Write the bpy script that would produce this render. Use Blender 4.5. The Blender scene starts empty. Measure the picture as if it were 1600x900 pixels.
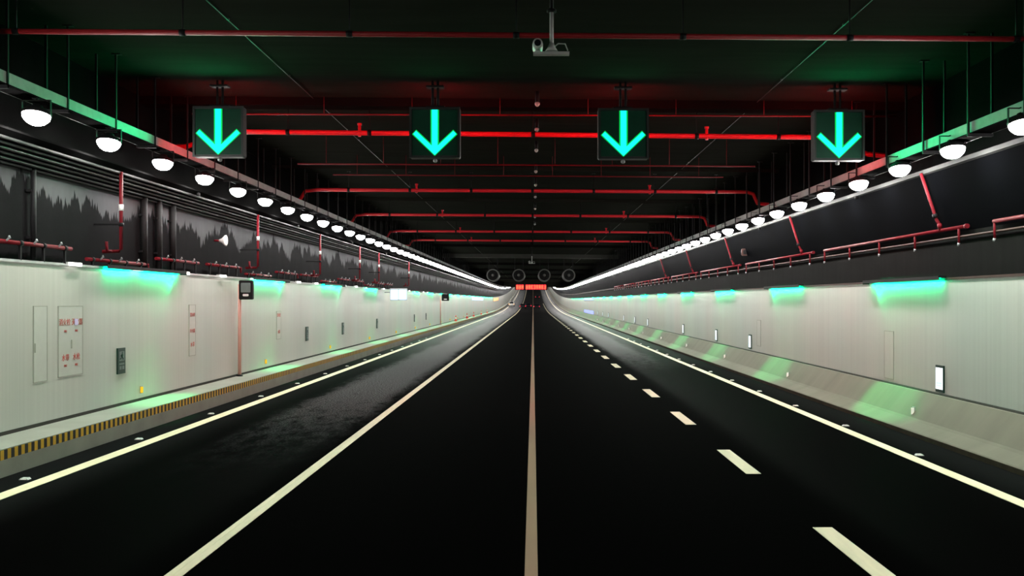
import bpy, math, random
from mathutils import Vector, Matrix, Euler
random.seed(7)
R = math.radians
sc = bpy.context.scene
COL = sc.collection

# ------------------------------------------------------------------ camera, world, exposure
EYE = 2.9            # eye height above the carriageway
F = 1400.0           # focal length in pixels of the 1600 x 900 frame
VPX, VPY = 833.0, 470.0
cam_d = bpy.data.cameras.new('camera')
cam_d.sensor_width = 36.0
cam_d.lens = 36.0 * F / 1600.0
cam_d.shift_x = -(VPX - 800) / 1600.0
cam_d.shift_y = (VPY - 450) / 1600.0
cam_d.clip_end = 3000
cam_d.clip_start = 0.05
cam = bpy.data.objects.new('camera', cam_d)
cam.location = (0, 0, EYE)
cam.rotation_euler = (R(90), 0, 0)
COL.objects.link(cam)
sc.camera = cam

world = bpy.data.worlds.new('world')
sc.world = world
world.use_nodes = True
world.node_tree.nodes['Background'].inputs[0].default_value = (0.02, 0.025, 0.03, 1)
world.node_tree.nodes['Background'].inputs[1].default_value = 0.05

vs = sc.view_settings
sc.display_settings.display_device = 'sRGB'
vs.view_transform = 'Standard'
vs.look = 'None'
vs.gamma = 1.0
vs.use_curve_mapping = False
vs.exposure = 0.0

LENS_STRENGTH = 215.0      # the white floodlights
GREEN_TOP = 46.0           # green strips on the wall tops (W)
GREEN_END = 140.0           # extra green lamp at the far end of each strip (W)
GREEN_DOWN = 3000.0         # green spots added under the shelves for the walkway patches (W)
SIGN_GREEN = 105.0          # what the green arrows throw on their surroundings (W)
RED_CROSS = 145.0           # red crosses on the backs of the lane signals
ARROW = 1.0


# ------------------------------------------------------------------ road profile
def g(y):
    return 0.0 if y < 180 else (y - 180) ** 2 / 12000.0


def stations(y0, y1, step=10.0):
    ys = [y0]
    y = y0
    while y < y1 - 1e-6:
        s = 20.0 if y < 140 else step
        y = min(y1, y + s)
        if ys[-1] < 180 < y:
            ys.append(180.0)
        if y != ys[-1]:
            ys.append(y)
    return ys


def px(x, y, d):
    """world point seen at pixel x, y when it stands d metres down the tunnel"""
    return Vector(((x - VPX) * d / F, d, EYE + (VPY - y) * d / F))


# ------------------------------------------------------------------ mesh builder
class MB:
    def __init__(self):
        self.v, self.f, self.s, self.m = [], [], [], []
        self.mi = 0

    def face(self, idx, smooth=False):
        self.f.append(tuple(idx)); self.s.append(smooth); self.m.append(self.mi)

    def box(self, a, b):
        x0, y0, z0 = a; x1, y1, z1 = b
        n = len(self.v)
        self.v += [(x0, y0, z0), (x1, y0, z0), (x1, y1, z0), (x0, y1, z0),
                   (x0, y0, z1), (x1, y0, z1), (x1, y1, z1), (x0, y1, z1)]
        for q in ((0, 3, 2, 1), (4, 5, 6, 7), (0, 1, 5, 4), (1, 2, 6, 5), (2, 3, 7, 6), (3, 0, 4, 7)):
            self.face([n + i for i in q])
        return self

    def cbox(self, c, s):
        return self.box((c[0] - s[0] / 2, c[1] - s[1] / 2, c[2] - s[2] / 2),
                        (c[0] + s[0] / 2, c[1] + s[1] / 2, c[2] + s[2] / 2))

    def rbox(self, c, s, bev=0.02):
        """box with chamfered vertical-plane outline (x-z) so edges catch light"""
        hx, hz = s[0] / 2, s[2] / 2
        b = min(bev, hx * .9, hz * .9)
        pts = [(-hx + b, -hz), (hx - b, -hz), (hx, -hz + b), (hx, hz - b), (hx - b, hz), (-hx + b, hz), (-hx, hz - b), (-hx, -hz + b)]
        return self.prism([(c[0] + p[0], c[2] + p[1]) for p in pts], c[1] - s[1] / 2, c[1] + s[1] / 2)

    def prism(self, pts, y0, y1):
        """outline in x, z pushed along y"""
        n = len(self.v); k = len(pts)
        self.v += [(p[0], y0, p[1]) for p in pts] + [(p[0], y1, p[1]) for p in pts]
        self.face([n + i for i in range(k)])
        self.face([n + k + i for i in reversed(range(k))])
        for i in range(k):
            j = (i + 1) % k
            self.face([n + i, n + k + i, n + k + j, n + j])
        return self

    def tube(self, pts, r, seg=8, caps=True, r2=None):
        pts = [Vector(p) for p in pts]
        n = len(self.v)
        for i, p in enumerate(pts):
            if i == 0: t = pts[1] - p
            elif i == len(pts) - 1: t = p - pts[i - 1]
            else: t = (pts[i + 1] - p).normalized() + (p - pts[i - 1]).normalized()
            t.normalize()
            up = Vector((0, 0, 1)) if abs(t.z) < 0.9 else Vector((1, 0, 0))
            a = t.cross(up).normalized(); b = a.cross(t)
            rr = r if r2 is None else r + (r2 - r) * i / (len(pts) - 1)
            for k in range(seg):
                an = 2 * math.pi * k / seg
                self.v.append(tuple(p + a * math.cos(an) * rr + b * math.sin(an) * rr))
        for i in range(len(pts) - 1):
            for k in range(seg):
                k2 = (k + 1) % seg
                self.face([n + i * seg + k, n + i * seg + k2, n + (i + 1) * seg + k2, n + (i + 1) * seg + k], True)
        if caps:
            self.face([n + k for k in reversed(range(seg))])
            self.face([n + (len(pts) - 1) * seg + k for k in range(seg)])
        return self

    def lathe(self, prof, seg=16, axis='z', c=(0, 0, 0)):
        """prof: list of (radius, height); spun about an axis through c"""
        n = len(self.v)
        for (r, h) in prof:
            for k in range(seg):
                an = 2 * math.pi * k / seg
                x, y = r * math.cos(an), r * math.sin(an)
                p = (x, y, h) if axis == 'z' else ((x, h, y) if axis == 'y' else (h, x, y))
                self.v.append((c[0] + p[0], c[1] + p[1], c[2] + p[2]))
        for i in range(len(prof) - 1):
            for k in range(seg):
                k2 = (k + 1) % seg
                self.face([n + i * seg + k, n + i * seg + k2, n + (i + 1) * seg + k2, n + (i + 1) * seg + k], True)
        self.face([n + k for k in reversed(range(seg))])
        self.face([n + (len(prof) - 1) * seg + k for k in range(seg)])
        return self

    def sweep(self, prof, ys, closed=True, zoff=True):
        """cross-section (x, z) carried down the tunnel along its rising profile"""
        n = len(self.v); k = len(prof)
        for y in ys:
            for (x, z) in prof:
                self.v.append((x, y, z + (g(y) if zoff else 0)))
        for i in range(len(ys) - 1):
            for j in range(k if closed else k - 1):
                j2 = (j + 1) % k
                self.face([n + i * k + j, n + i * k + j2, n + (i + 1) * k + j2, n + (i + 1) * k + j])
        if closed:
            self.face([n + j for j in reversed(range(k))])
            self.face([n + (len(ys) - 1) * k + j for j in range(k)])
        return self

    def build(self, name, mats, parent=None, loc=None):
        me = bpy.data.meshes.new(name)
        me.from_pydata(self.v, [], self.f)
        if not isinstance(mats, (list, tuple)): mats = [mats]
        for m in mats: me.materials.append(m)
        me.polygons.foreach_set('use_smooth', self.s)
        me.polygons.foreach_set('material_index', self.m)
        me.update()
        import bmesh
        bm = bmesh.new(); bm.from_mesh(me)
        bmesh.ops.recalc_face_normals(bm, faces=bm.faces)
        bm.to_mesh(me); bm.free()
        o = bpy.data.objects.new(name, me)
        COL.objects.link(o)
        if parent is not None: o.parent = parent
        if loc is not None: o.location = loc
        return o


def tag(o, label, cat, group=None):
    o['label'] = label; o['category'] = cat
    if group: o['group'] = group
    elif 'group' in o: del o['group']
    return o


def struct(o, label=None):
    o['kind'] = 'structure'
    if label: o['label'] = label
    return o


def thing(name, label, cat, loc=(0, 0, 0), rz=0.0, group=None):
    o = bpy.data.objects.new(name, None)
    o.empty_display_size = 0.1
    COL.objects.link(o)
    o.location = loc; o.rotation_euler = (0, 0, rz)
    return tag(o, label, cat, group)


def dup(root, loc, label, group=None, rz=None):
    """a copy of a thing with copies of its parts, sub-parts and lamps"""
    def cp(o, parent):
        c = o.copy(); COL.objects.link(c)
        if parent is not None: c.parent = parent
        for ch in o.children: cp(ch, c)
        return c
    r = cp(root, None)
    r.location = loc
    if rz is not None: r.rotation_euler = (0, 0, rz)
    r['label'] = label
    if group: r['group'] = group
    elif 'group' in r: del r['group']
    return r


ORD = ['first', 'second', 'third', 'fourth', 'fifth', 'sixth', 'seventh', 'eighth', 'ninth', 'tenth', 'eleventh', 'twelfth',
       'thirteenth', 'fourteenth', 'fifteenth', 'sixteenth', 'seventeenth', 'eighteenth', 'nineteenth', 'twentieth']


# ------------------------------------------------------------------ materials
def mat(name, col, rough=0.6, spec=0.3, metal=0.0, var=0.15, scale=6.0, stretch=(1, 1, 1), emit=None, strength=0.0, col2=None):
    m = bpy.data.materials.new(name); m.use_nodes = True
    nt = m.node_tree; b = nt.nodes['Principled BSDF']
    b.inputs['Roughness'].default_value = rough
    b.inputs['Specular IOR Level'].default_value = spec
    b.inputs['Metallic'].default_value = metal
    tc = nt.nodes.new('ShaderNodeTexCoord')
    mp = nt.nodes.new('ShaderNodeMapping'); mp.inputs['Scale'].default_value = stretch
    nz = nt.nodes.new('ShaderNodeTexNoise'); nz.inputs['Scale'].default_value = scale; nz.inputs['Detail'].default_value = 4
    mx = nt.nodes.new('ShaderNodeMix'); mx.data_type = 'RGBA'
    nt.links.new(tc.outputs['Object'], mp.inputs['Vector']); nt.links.new(mp.outputs[0], nz.inputs['Vector'])
    nt.links.new(nz.outputs['Fac'], mx.inputs['Factor'])
    c2 = col2 if col2 else tuple(min(1, c * (1 + var)) for c in col)
    c1 = tuple(c * (1 - var) for c in col) if not col2 else col
    mx.inputs[6].default_value = (*c1, 1); mx.inputs[7].default_value = (*c2, 1)
    nt.links.new(mx.outputs[2], b.inputs['Base Color'])
    if emit:
        b.inputs['Emission Color'].default_value = (*emit, 1)
        b.inputs['Emission Strength'].default_value = strength
    return m


class NT:
    """tiny node helper"""
    def __init__(self, m):
        self.nt = m.node_tree; self.b = self.nt.nodes['Principled BSDF']

    def n(self, t, **kw):
        x = self.nt.nodes.new(t)
        for k, v in kw.items(): setattr(x, k, v)
        return x

    def l(self, a, b): self.nt.links.new(a, b)

    def math(self, op, a, b=None, c=None):
        x = self.n('ShaderNodeMath', operation=op)
        for i, q in enumerate((a, b, c)):
            if q is None: continue
            if isinstance(q, (int, float)): x.inputs[i].default_value = q
            else: self.l(q, x.inputs[i])
        return x.outputs[0]

    def noise(self, vec, scale, detail=3, rough=0.5, stretch=(1, 1, 1)):
        mp = self.n('ShaderNodeMapping'); mp.inputs['Scale'].default_value = stretch
        self.l(vec, mp.inputs['Vector'])
        z = self.n('ShaderNodeTexNoise'); z.inputs['Scale'].default_value = scale
        z.inputs['Detail'].default_value = detail; z.inputs['Roughness'].default_value = rough
        self.l(mp.outputs[0], z.inputs['Vector'])
        return z.outputs['Fac']

    def ramp(self, fac, a, b):
        x = self.n('ShaderNodeMapRange'); x.clamp = True
        x.interpolation_type = 'SMOOTHSTEP'
        self.l(fac, x.inputs[0]); x.inputs[1].default_value = a; x.inputs[2].default_value = b
        return x.outputs[0]

    def mix(self, fac, a, b):
        x = self.n('ShaderNodeMix', data_type='RGBA')
        if isinstance(fac, (int, float)): x.inputs[0].default_value = fac
        else: self.l(fac, x.inputs[0])
        for i, q in ((6, a), (7, b)):
            if isinstance(q, tuple): x.inputs[i].default_value = (*q, 1)
            else: self.l(q, x.inputs[i])
        return x.outputs[2]


M = {}
M['ceiling'] = mat('ceiling paint', (0.0175, 0.0182, 0.0155), 0.95, 0.0, var=0.35, scale=1.2, stretch=(0.35, 3, 1))
M['beam'] = mat('beam paint', (0.007, 0.0063, 0.006), 0.9, 0.0, var=0.3, scale=2.0)
M['pale_beam'] = mat('pale concrete beam', (0.05, 0.05, 0.046), 0.9, 0.02, var=0.3, scale=1.5)
M['haunch'] = mat('dark sloped board', (0.0014, 0.0016, 0.0021), 0.9, 0.005, var=0.3, scale=1.5, stretch=(1, 0.6, 2))
M['upper_right'] = mat('dark upper wall', (0.0095, 0.0095, 0.009), 0.9, 0.02, var=0.35, scale=1.4, stretch=(1, 3, .4))
M['red_lit'] = mat('lit red pipe paint', (0.72, 0.02, 0.035), 0.4, 0.4, var=0.12, scale=9)  # red signal light put into the colour of pipes behind the signs
M['red_unlit'] = mat('unlit red pipe paint', (0.26, 0.012, 0.016), 0.5, 0.3, var=0.25, scale=9)  # same paint kept darker where no signal light falls
M['red_paint'] = mat('red pipe paint', (0.13, 0.006, 0.011), 0.6, 0.12, var=0.25, scale=9)
M['lip'] = mat('dull metal lip', (0.048, 0.050, 0.049), 0.6, 0.05, var=0.2)
M['dark_metal'] = mat('dark metal', (0.009, 0.009, 0.0095), 0.6, 0.12, var=0.3)
M['black'] = mat('matt black', (0.006, 0.006, 0.006), 0.7, 0.2)
M['grey_metal'] = mat('galvanised steel', (0.28, 0.30, 0.30), 0.45, 0.5, var=0.2, scale=12)
M['pale_metal'] = mat('pale grey paint', (0.5, 0.52, 0.5), 0.4, 0.4, var=0.1)
M['bed'] = mat('dark tray bed', (0.004, 0.004, 0.004), 0.9, 0.0, var=0.3)
M['tray'] = mat('cable tray steel', (0.42, 0.43, 0.42), 0.6, 0.4, var=0.25, scale=5)
M['cable_grey'] = mat('grey cable sheath', (0.035, 0.036, 0.038), 0.5, 0.3, var=0.3)
M['cable'] = mat('cable sheath', (0.012, 0.012, 0.013), 0.45, 0.4, var=0.3)
M['white_line'] = mat('cream road paint', (0.80, 0.73, 0.49), 0.65, 0.3, var=0.16, scale=1.6, stretch=(6, 1, 1))
M['centre_line'] = mat('worn centre paint', (0.30, 0.26, 0.14), 0.65, 0.3, scale=0.16, stretch=(0.1, 1, 1), var=.3, col2=(0.42, 0.20, 0.13))
M['kerb'] = mat('kerb concrete', (0.36, 0.36, 0.31), 0.85, 0.2, var=0.25, scale=1.6)
M['walkway'] = mat('walkway concrete', (0.27, 0.27, 0.235), 0.8, 0.2, var=0.2, scale=1.2)
M['barrier'] = mat('barrier concrete', (0.165, 0.157, 0.122), 0.85, 0.15, var=0.22, scale=1.0, stretch=(0.0, 1.5, 0.5))
M['gap'] = mat('wall foot joint', (0.03, 0.028, 0.024), 0.9, 0.1)  # dark strip along the foot of each wall
M['panel_door'] = mat('cabinet door enamel', (0.525, 0.53, 0.475), 0.45, 0.35, var=0.06)
M['outline'] = mat('door joint', (0.36, 0.37, 0.31), 0.8, 0.1)
M['red_text'] = mat('red lettering', (0.55, 0.10, 0.08), 0.6, 0.2)
M['lilac'] = mat('lilac sticker', (0.62, 0.56, 0.85), 0.5, 0.3)
M['lens'] = mat('floodlight glass', (0.9, 0.9, 0.9), 0.3, 0.4, emit=(1.0, 0.965, 0.93), strength=LENS_STRENGTH)
M['lamp_white'] = mat('white strip light', (0.9, 0.9, 0.9), 0.4, 0.3, emit=(1.0, 0.99, 0.95), strength=3.0)
M['lamp_green'] = mat('green lamp glass', (0.1, 0.6, 0.3), 0.4, 0.3, emit=(0.0, 1.0, 0.5), strength=2.0)
M['arrow'] = mat('cyan green leds', (0.0, 0.1, 0.08), 0.5, 0.1, emit=(0.01, 1.0, 0.97), strength=1.02 * ARROW)
M['arrow_edge'] = mat('green leds', (0.0, 0.3, 0.05), 0.5, 0.2, emit=(0.0, 1.0, 0.10), strength=0.55 * ARROW)
M['sign_face'] = mat('sign face with led haze', (0.004, 0.045, 0.024), 0.5, 0.15, var=0.2)  # green LED haze put into the face colour
M['sign_box'] = mat('sign housing', (0.014, 0.018, 0.016), 0.5, 0.4)
M['cross'] = mat('red leds', (0.3, 0.0, 0.0), 0.5, 0.2, emit=(1.0, 0.015, 0.03), strength=RED_CROSS)
M['exit_green'] = mat('dark green exit panel', (0.008, 0.033, 0.022), 0.4, 0.3)
M['exit_pale'] = mat('grey green pictogram', (0.13, 0.17, 0.16), 0.4, 0.3)
M['lit_white'] = mat('lit white panel', (0.8, 0.85, 0.9), 0.4, 0.3, emit=(0.86, 0.94, 1.0), strength=0.95)
M['lit_cyan'] = mat('lit pale blue mark', (0.4, 0.7, 0.8), 0.4, 0.3, emit=(0.45, 0.85, 1.0), strength=1.0)
M['lit_blue'] = mat('lit pale blue panel', (0.5, 0.6, 0.8), 0.4, 0.3, emit=(0.55, 0.75, 1.0), strength=1.0)
M['lit_violet'] = mat('blue violet glow', (0.3, 0.35, 0.8), 0.4, 0.3, emit=(0.35, 0.42, 1.0), strength=0.9)
M['lit_orange'] = mat('lit orange panel', (0.8, 0.4, 0.15), 0.4, 0.3, emit=(1.0, 0.45, 0.15), strength=1.0)
M['vms'] = mat('red message leds', (0.3, 0.0, 0.0), 0.5, 0.2, emit=(1.0, 0.03, 0.05), strength=1.3)
M['vms_hot'] = mat('orange red message leds', (0.4, 0.1, 0.0), 0.5, 0.2, emit=(1.0, 0.2, 0.07), strength=1.6)
M['amber'] = mat('amber reflector', (0.95, 0.50, 0.02), 0.4, 0.4, emit=(1.0, 0.42, 0.0), strength=0.35)
M['white_refl'] = mat('white reflector', (0.95, 0.93, 0.82), 0.3, 0.5, emit=(1.0, 0.96, 0.8), strength=0.35)
M['stud'] = mat('pale road stud', (0.7, 0.7, 0.66), 0.5, 0.4)
M['cone_red'] = mat('cone plastic', (0.75, 0.06, 0.05), 0.5, 0.4)
M['white'] = mat('white plastic', (0.75, 0.75, 0.72), 0.5, 0.4)
M['pink_post'] = mat('salmon painted post', (0.62, 0.34, 0.28), 0.5, 0.3, var=0.1, scale=1.5)
M['tail'] = mat('tail lamp', (0.4, 0.0, 0.0), 0.4, 0.4, emit=(1.0, 0.03, 0.06), strength=2.0)
M['car_dark'] = mat('dark car paint', (0.02, 0.022, 0.026), 0.3, 0.5)
M['car_white'] = mat('white van paint', (0.7, 0.7, 0.68), 0.35, 0.5)
M['car_glass'] = mat('car glass', (0.01, 0.012, 0.015), 0.1, 0.6)
M['tyre'] = mat('tyre rubber', (0.012, 0.012, 0.012), 0.8, 0.2)
M['brown_pipe'] = mat('brown pipe paint', (0.06, 0.03, 0.025), 0.6, 0.15, var=0.3)
M['fan'] = mat('fan casing', (0.12, 0.12, 0.115), 0.5, 0.4)


def wall_mat():
    m = mat('enamel wall panels', (0.6, 0.6, 0.55), 0.42, 0.35)
    h = NT(m); tc = h.n('ShaderNodeTexCoord').outputs['Object']
    fine = h.noise(tc, 1.0, 4, 0.7, (0.2, 7.0, 0.06))  # vertical lamp reflections put into the panel colour as streaks
    broad = h.noise(tc, 1.0, 2, 0.5, (0.2, 0.55, 0.10))
    hue = h.noise(tc, 1.0, 2, 0.5, (0.3, 0.22, 0.12))
    base = h.mix(h.ramp(hue, 0.35, 0.65), (0.495, 0.545, 0.485), (0.535, 0.525, 0.47))
    f = h.math('ADD', h.math('MULTIPLY', fine, 0.26), h.math('MULTIPLY', broad, 0.22))
    f = h.math('ADD', f, 0.72)
    sep = h.n('ShaderNodeSeparateXYZ'); h.l(tc, sep.inputs[0])
    fr = h.math('FRACT', h.math('DIVIDE', sep.outputs[1], 1.2))
    joint = h.math('LESS_THAN', fr, 0.008)
    f = h.math('MULTIPLY', f, h.math('SUBTRACT', 1.0, h.math('MULTIPLY', joint, 0.12)))
    c = h.n('ShaderNodeVectorMath', operation='SCALE'); h.l(base, c.inputs[0]); h.l(f, c.inputs['Scale'])
    h.l(c.outputs[0], h.b.inputs['Base Color'])
    h.l(h.math('ADD', 0.34, h.math('MULTIPLY', fine, 0.2)), h.b.inputs['Roughness'])
    return m


M['wall'] = wall_mat()


def drip_mat():
    """grey wall sprayed dark from below: a ragged edge of vertical streaks"""
    m = mat('streaked upper wall', (0.02, 0.02, 0.02), 0.95, 0.02)
    h = NT(m); tc = h.n('ShaderNodeTexCoord').outputs['Object']
    sep = h.n('ShaderNodeSeparateXYZ'); h.l(tc, sep.inputs[0])
    big = h.noise(tc, 1.0, 1, 0.5, (0.0, 0.55, 0.0))
    mid = h.noise(tc, 1.0, 1, 0.5, (0.0, 2.6, 0.0))
    fine = h.noise(tc, 1.0, 2, 0.6, (0.0, 11.0, 0.0))
    e = h.math('ADD', h.math('MULTIPLY', big, 1.9), h.math('MULTIPLY', mid, 1.0))
    e = h.math('ADD', e, h.math('MULTIPLY', fine, 0.8))
    edge = h.math('ADD', 3.12, e)
    up = h.ramp(h.math('SUBTRACT', sep.outputs[2], edge), -0.02, 0.05)
    zt = h.math('SUBTRACT', sep.outputs[2], h.math('DIVIDE', h.math('POWER', h.math('MAXIMUM', 0.0, h.math('SUBTRACT', sep.outputs[1], 180.0)), 2.0), 12000.0))
    up = h.math('MULTIPLY', up, h.math('LESS_THAN', zt, 5.5))
    blot = h.noise(tc, 1.0, 3, 0.6, (1, 1.5, 0.5))
    dark = h.mix(blot, (0.007, 0.007, 0.0073), (0.012, 0.012, 0.0126))
    pale = h.mix(blot, (0.05, 0.052, 0.054), (0.085, 0.088, 0.091))
    h.l(h.mix(up, dark, pale), h.b.inputs['Base Color'])
    return m


M['drip'] = drip_mat()


def asphalt_mat():
    """black asphalt, paler in the outer lanes, with ragged bands of painted sheen"""
    m = mat('asphalt', (0.004, 0.004, 0.004), 0.75, 0.0)
    h = NT(m); tc = h.n('ShaderNodeTexCoord').outputs['Object']
    sep = h.n('ShaderNodeSeparateXYZ'); h.l(tc, sep.inputs[0])
    X, Y = sep.outputs[0], sep.outputs[1]
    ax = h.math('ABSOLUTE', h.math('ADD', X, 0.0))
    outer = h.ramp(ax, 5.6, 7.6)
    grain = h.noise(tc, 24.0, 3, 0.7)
    # sheen painted as pale ragged bands down the outer lanes
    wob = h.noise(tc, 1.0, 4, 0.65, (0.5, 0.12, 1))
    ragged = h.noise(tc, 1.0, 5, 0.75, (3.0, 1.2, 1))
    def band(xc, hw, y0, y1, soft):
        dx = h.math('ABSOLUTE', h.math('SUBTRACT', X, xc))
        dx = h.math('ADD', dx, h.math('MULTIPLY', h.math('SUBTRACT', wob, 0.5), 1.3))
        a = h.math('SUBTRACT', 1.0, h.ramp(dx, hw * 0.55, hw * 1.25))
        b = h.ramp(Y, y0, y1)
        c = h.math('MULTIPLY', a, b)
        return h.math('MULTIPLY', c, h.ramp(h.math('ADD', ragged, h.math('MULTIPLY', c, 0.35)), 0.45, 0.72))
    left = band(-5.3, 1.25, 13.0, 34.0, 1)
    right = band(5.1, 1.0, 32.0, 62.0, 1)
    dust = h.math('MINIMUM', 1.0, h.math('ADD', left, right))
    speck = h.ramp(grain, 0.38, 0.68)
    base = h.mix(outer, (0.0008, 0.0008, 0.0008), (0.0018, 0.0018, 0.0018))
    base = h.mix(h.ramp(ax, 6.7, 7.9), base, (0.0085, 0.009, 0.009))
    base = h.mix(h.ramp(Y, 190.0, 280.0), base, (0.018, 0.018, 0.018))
    sheen_col = h.mix(speck, (0.006, 0.006, 0.006), (0.20, 0.205, 0.21))
    h.l(h.mix(dust, base, sheen_col), h.b.inputs['Base Color'])
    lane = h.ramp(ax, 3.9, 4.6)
    h.l(h.math('ADD', h.math('MULTIPLY', h.math('MULTIPLY', lane, h.ramp(Y, 35.0, 110.0)), 0.022), 0.0005), h.b.inputs['Specular IOR Level'])  # gloss raised with distance to stand in for the far gleam
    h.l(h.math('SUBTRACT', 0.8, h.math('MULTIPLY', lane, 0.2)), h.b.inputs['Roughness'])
    return m


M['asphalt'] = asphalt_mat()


def hazard_mat():
    m = mat('yellow and black hazard paint', (0.6, 0.4, 0.03), 0.6, 0.3)
    h = NT(m); tc = h.n('ShaderNodeTexCoord').outputs['Object']
    sep = h.n('ShaderNodeSeparateXYZ'); h.l(tc, sep.inputs[0])
    fr = h.math('FRACT', h.math('DIVIDE', sep.outputs[1], 0.20))
    st = h.math('LESS_THAN', fr, 0.5)
    dirt = h.noise(tc, 2.0, 3)
    yel = h.mix(dirt, (0.62, 0.34, 0.016), (0.85, 0.50, 0.03))
    h.l(h.mix(st, (0.012, 0.010, 0.008), yel), h.b.inputs['Base Color'])
    return m


M['hazard'] = hazard_mat()

# ------------------------------------------------------------------ the tunnel shell
Y0, Y1 = -12.0, 620.0
YS = stations(Y0, Y1)
XL, XR = -9.63, 9.10            # faces of the pale wall panels
CL, CR = 7.98, 7.82             # ceiling heights at the left and right walls


def ceil_z(x):
    return CL + (CR - CL) * (x + 9.75) / 19.0


b = MB(); b.sweep([(-8.7, 0), (8.1, 0), (8.1, -0.3), (-8.7, -0.3)], YS)
struct(b.build('floor', M['asphalt']), 'black asphalt carriageway with sheen painted on the outer lanes')
b = MB(); b.sweep([(-10.2, CL + .0), (9.6, CR), (9.6, CR + .4), (-10.2, CL + .4)], YS)
struct(b.build('ceiling', M['ceiling']), 'dark painted tunnel ceiling')

# left side
b = MB(); b.sweep([(-8.7, -0.3), (-8.7, 0.29), (-8.69, 0.29), (-8.69, 0.445), (-8.72, 0.45), (-9.75, 0.45), (-9.75, -0.3)], YS)
b.v = [v for v in b.v]
kerb = struct(b.build('trim_1', M['kerb']), 'raised concrete kerb under the left walkway')
b = MB(); b.sweep([(-8.688, 0.292), (-8.680, 0.292), (-8.680, 0.452), (-8.688, 0.452)], YS)
struct(b.build('trim_2', M['hazard']), 'yellow and black striped band on the kerb face')
b = MB(); b.sweep([(-8.70, 0.45), (-9.63, 0.45), (-9.63, 0.462), (-8.70, 0.462)], YS)
struct(b.build('trim_3', M['walkway']), 'pale walkway along the left wall')
b = MB(); b.sweep([(-9.58, 0.46), (-9.63, 0.46), (-9.63, 0.52), (-9.60, 0.52)], YS)
struct(b.build('baseboard_left', M['gap']), 'dark joint at the foot of the left wall')
b = MB(); b.sweep([(XL, 0.46), (XL, 3.62), (-9.75, 3.62), (-9.75, 0.46)], YS)
struct(b.build('wall_left', M['wall']), 'pale enamel panels of the left wall')
b = MB(); b.sweep([(-9.60, 3.62), (-9.60, 3.67), (-9.76, 3.67), (-9.76, 3.62)], YS)
struct(b.build('trim_4', M['tray']), 'thin capping along the top of the left panels')
b = MB(); b.sweep([(-9.76, 0.3), (-9.76, CL + .1), (-10.1, CL + .1), (-10.1, 0.3)], YS)
struct(b.build('wall_left_upper', M['drip']), 'upper left wall with ragged grey streaks')
# cable shelf on the left, sloping up towards the road
b = MB(); b.sweep([(-9.77, 5.42), (-9.06, 5.86), (-9.06, 5.90), (-9.77, 5.50)], YS)
struct(b.build('trim_5', M['bed']), 'dark sloping cable shelf above the left wall')

# right side
b = MB(); b.sweep([(8.1, -0.3), (8.1, 0.10), (8.13, 0.12), (8.45, 0.24), (8.52, 0.28), (8.95, 0.80), (9.25, 0.80), (9.25, -0.3)], YS)
struct(b.build('trim_6', M['barrier']), 'stained concrete safety barrier along the right wall')
b = MB(); b.sweep([(8.092, 0.0), (8.092, 0.095), (8.1, 0.095), (8.1, 0.0)], YS)
struct(b.build('trim_7', mat('grimy kerb face', (0.06, 0.05, 0.035), 0.9, 0.1, var=.4, scale=3)), 'grimy foot of the right barrier')
b = MB(); b.sweep([(9.03, 0.80), (9.25, 0.80), (9.25, 0.835), (9.06, 0.835)], YS)
struct(b.build('baseboard_right', M['gap']), 'dark joint at the foot of the right wall')
b = MB(); b.sweep([(XR, 0.83), (XR, 3.36), (9.25, 3.36), (9.25, 0.83)], YS)
struct(b.build('wall_right', M['wall']), 'pale enamel panels of the right wall')
b = MB(); b.sweep([(9.07, 3.36), (9.07, 3.41), (9.25, 3.41), (9.25, 3.36)], YS)
struct(b.build('trim_8', M['brown_pipe']), 'thin dark red capping along the top of the right panels')
b = MB(); b.sweep([(9.20, 0.3), (9.20, CR + .1), (9.55, CR + .1), (9.55, 0.3)], YS)
struct(b.build('wall_right_upper', M['upper_right']), 'dark upper right wall')
b = MB(); b.sweep([(9.21, 4.36), (8.80, 5.76), (8.80, 5.80), (9.21, 4.44)], YS)
b2 = b.build('trim_9', M['haunch']); struct(b2, 'dark sloping board above the right wall')
b = MB(); b.sweep([(8.74, 5.74), (8.81, 5.72), (8.81, 5.83), (8.74, 5.83)], YS)
struct(b.build('trim_10', M['lip']), 'pale metal lip along the top of the right sloping board')

b = MB(); b.sweep([(9.199, 5.6), (9.195, 5.6), (9.195, CR), (9.199, CR)], YS)  # dark sheets added on both walls to cancel lamplight above the shelves
struct(b.build('trim_11', M['bed']), 'black sheet added to darken the right wall behind the tray')
b = MB(); b.sweep([(-9.759, 5.6), (-9.755, 5.6), (-9.755, CL), (-9.759, CL)], YS)
struct(b.build('trim_12', M['bed']), 'black sheet added to darken the left wall behind the tray')

# downstand beams across the ceiling
n_trim = 11
for (y, dep, w, m) in ((22.2, 0.20, 0.5, 'beam'), (33.5, .12, .35, 'ceiling'), (44.0, .14, .35, 'ceiling'), (55.0, .14, .4, 'ceiling'),
                       (66.0, .14, .4, 'ceiling'), (80.0, .2, .5, 'beam'), (96.0, .42, .8, 'pale_beam'), (118, .3, .8, 'beam'),
                       (140, .3, .8, 'beam'), (165, .3, .8, 'beam'), (195, .3, .8, 'beam')):
    b = MB(); gz = g(y)
    b.prism([(-9.76, CL - dep + gz), (9.2, CR - dep + gz), (9.2, CR + .1 + gz), (-9.76, CL + .1 + gz)], y, y + w)
    struct(b.build('beam_%d' % (n_trim - 10), M[m])); n_trim += 1

b = MB(); b.prism([(-9.74, EYE + 21.3 * 300 / F), (9.19, EYE + 21.3 * 300 / F), (9.19, CR + g(300) + .05), (-9.74, CL + g(300) + .05)], 300, 302)
struct(b.build('beam_12', M['ceiling']), 'deep dark soffit closing the far end of the ceiling')

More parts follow.
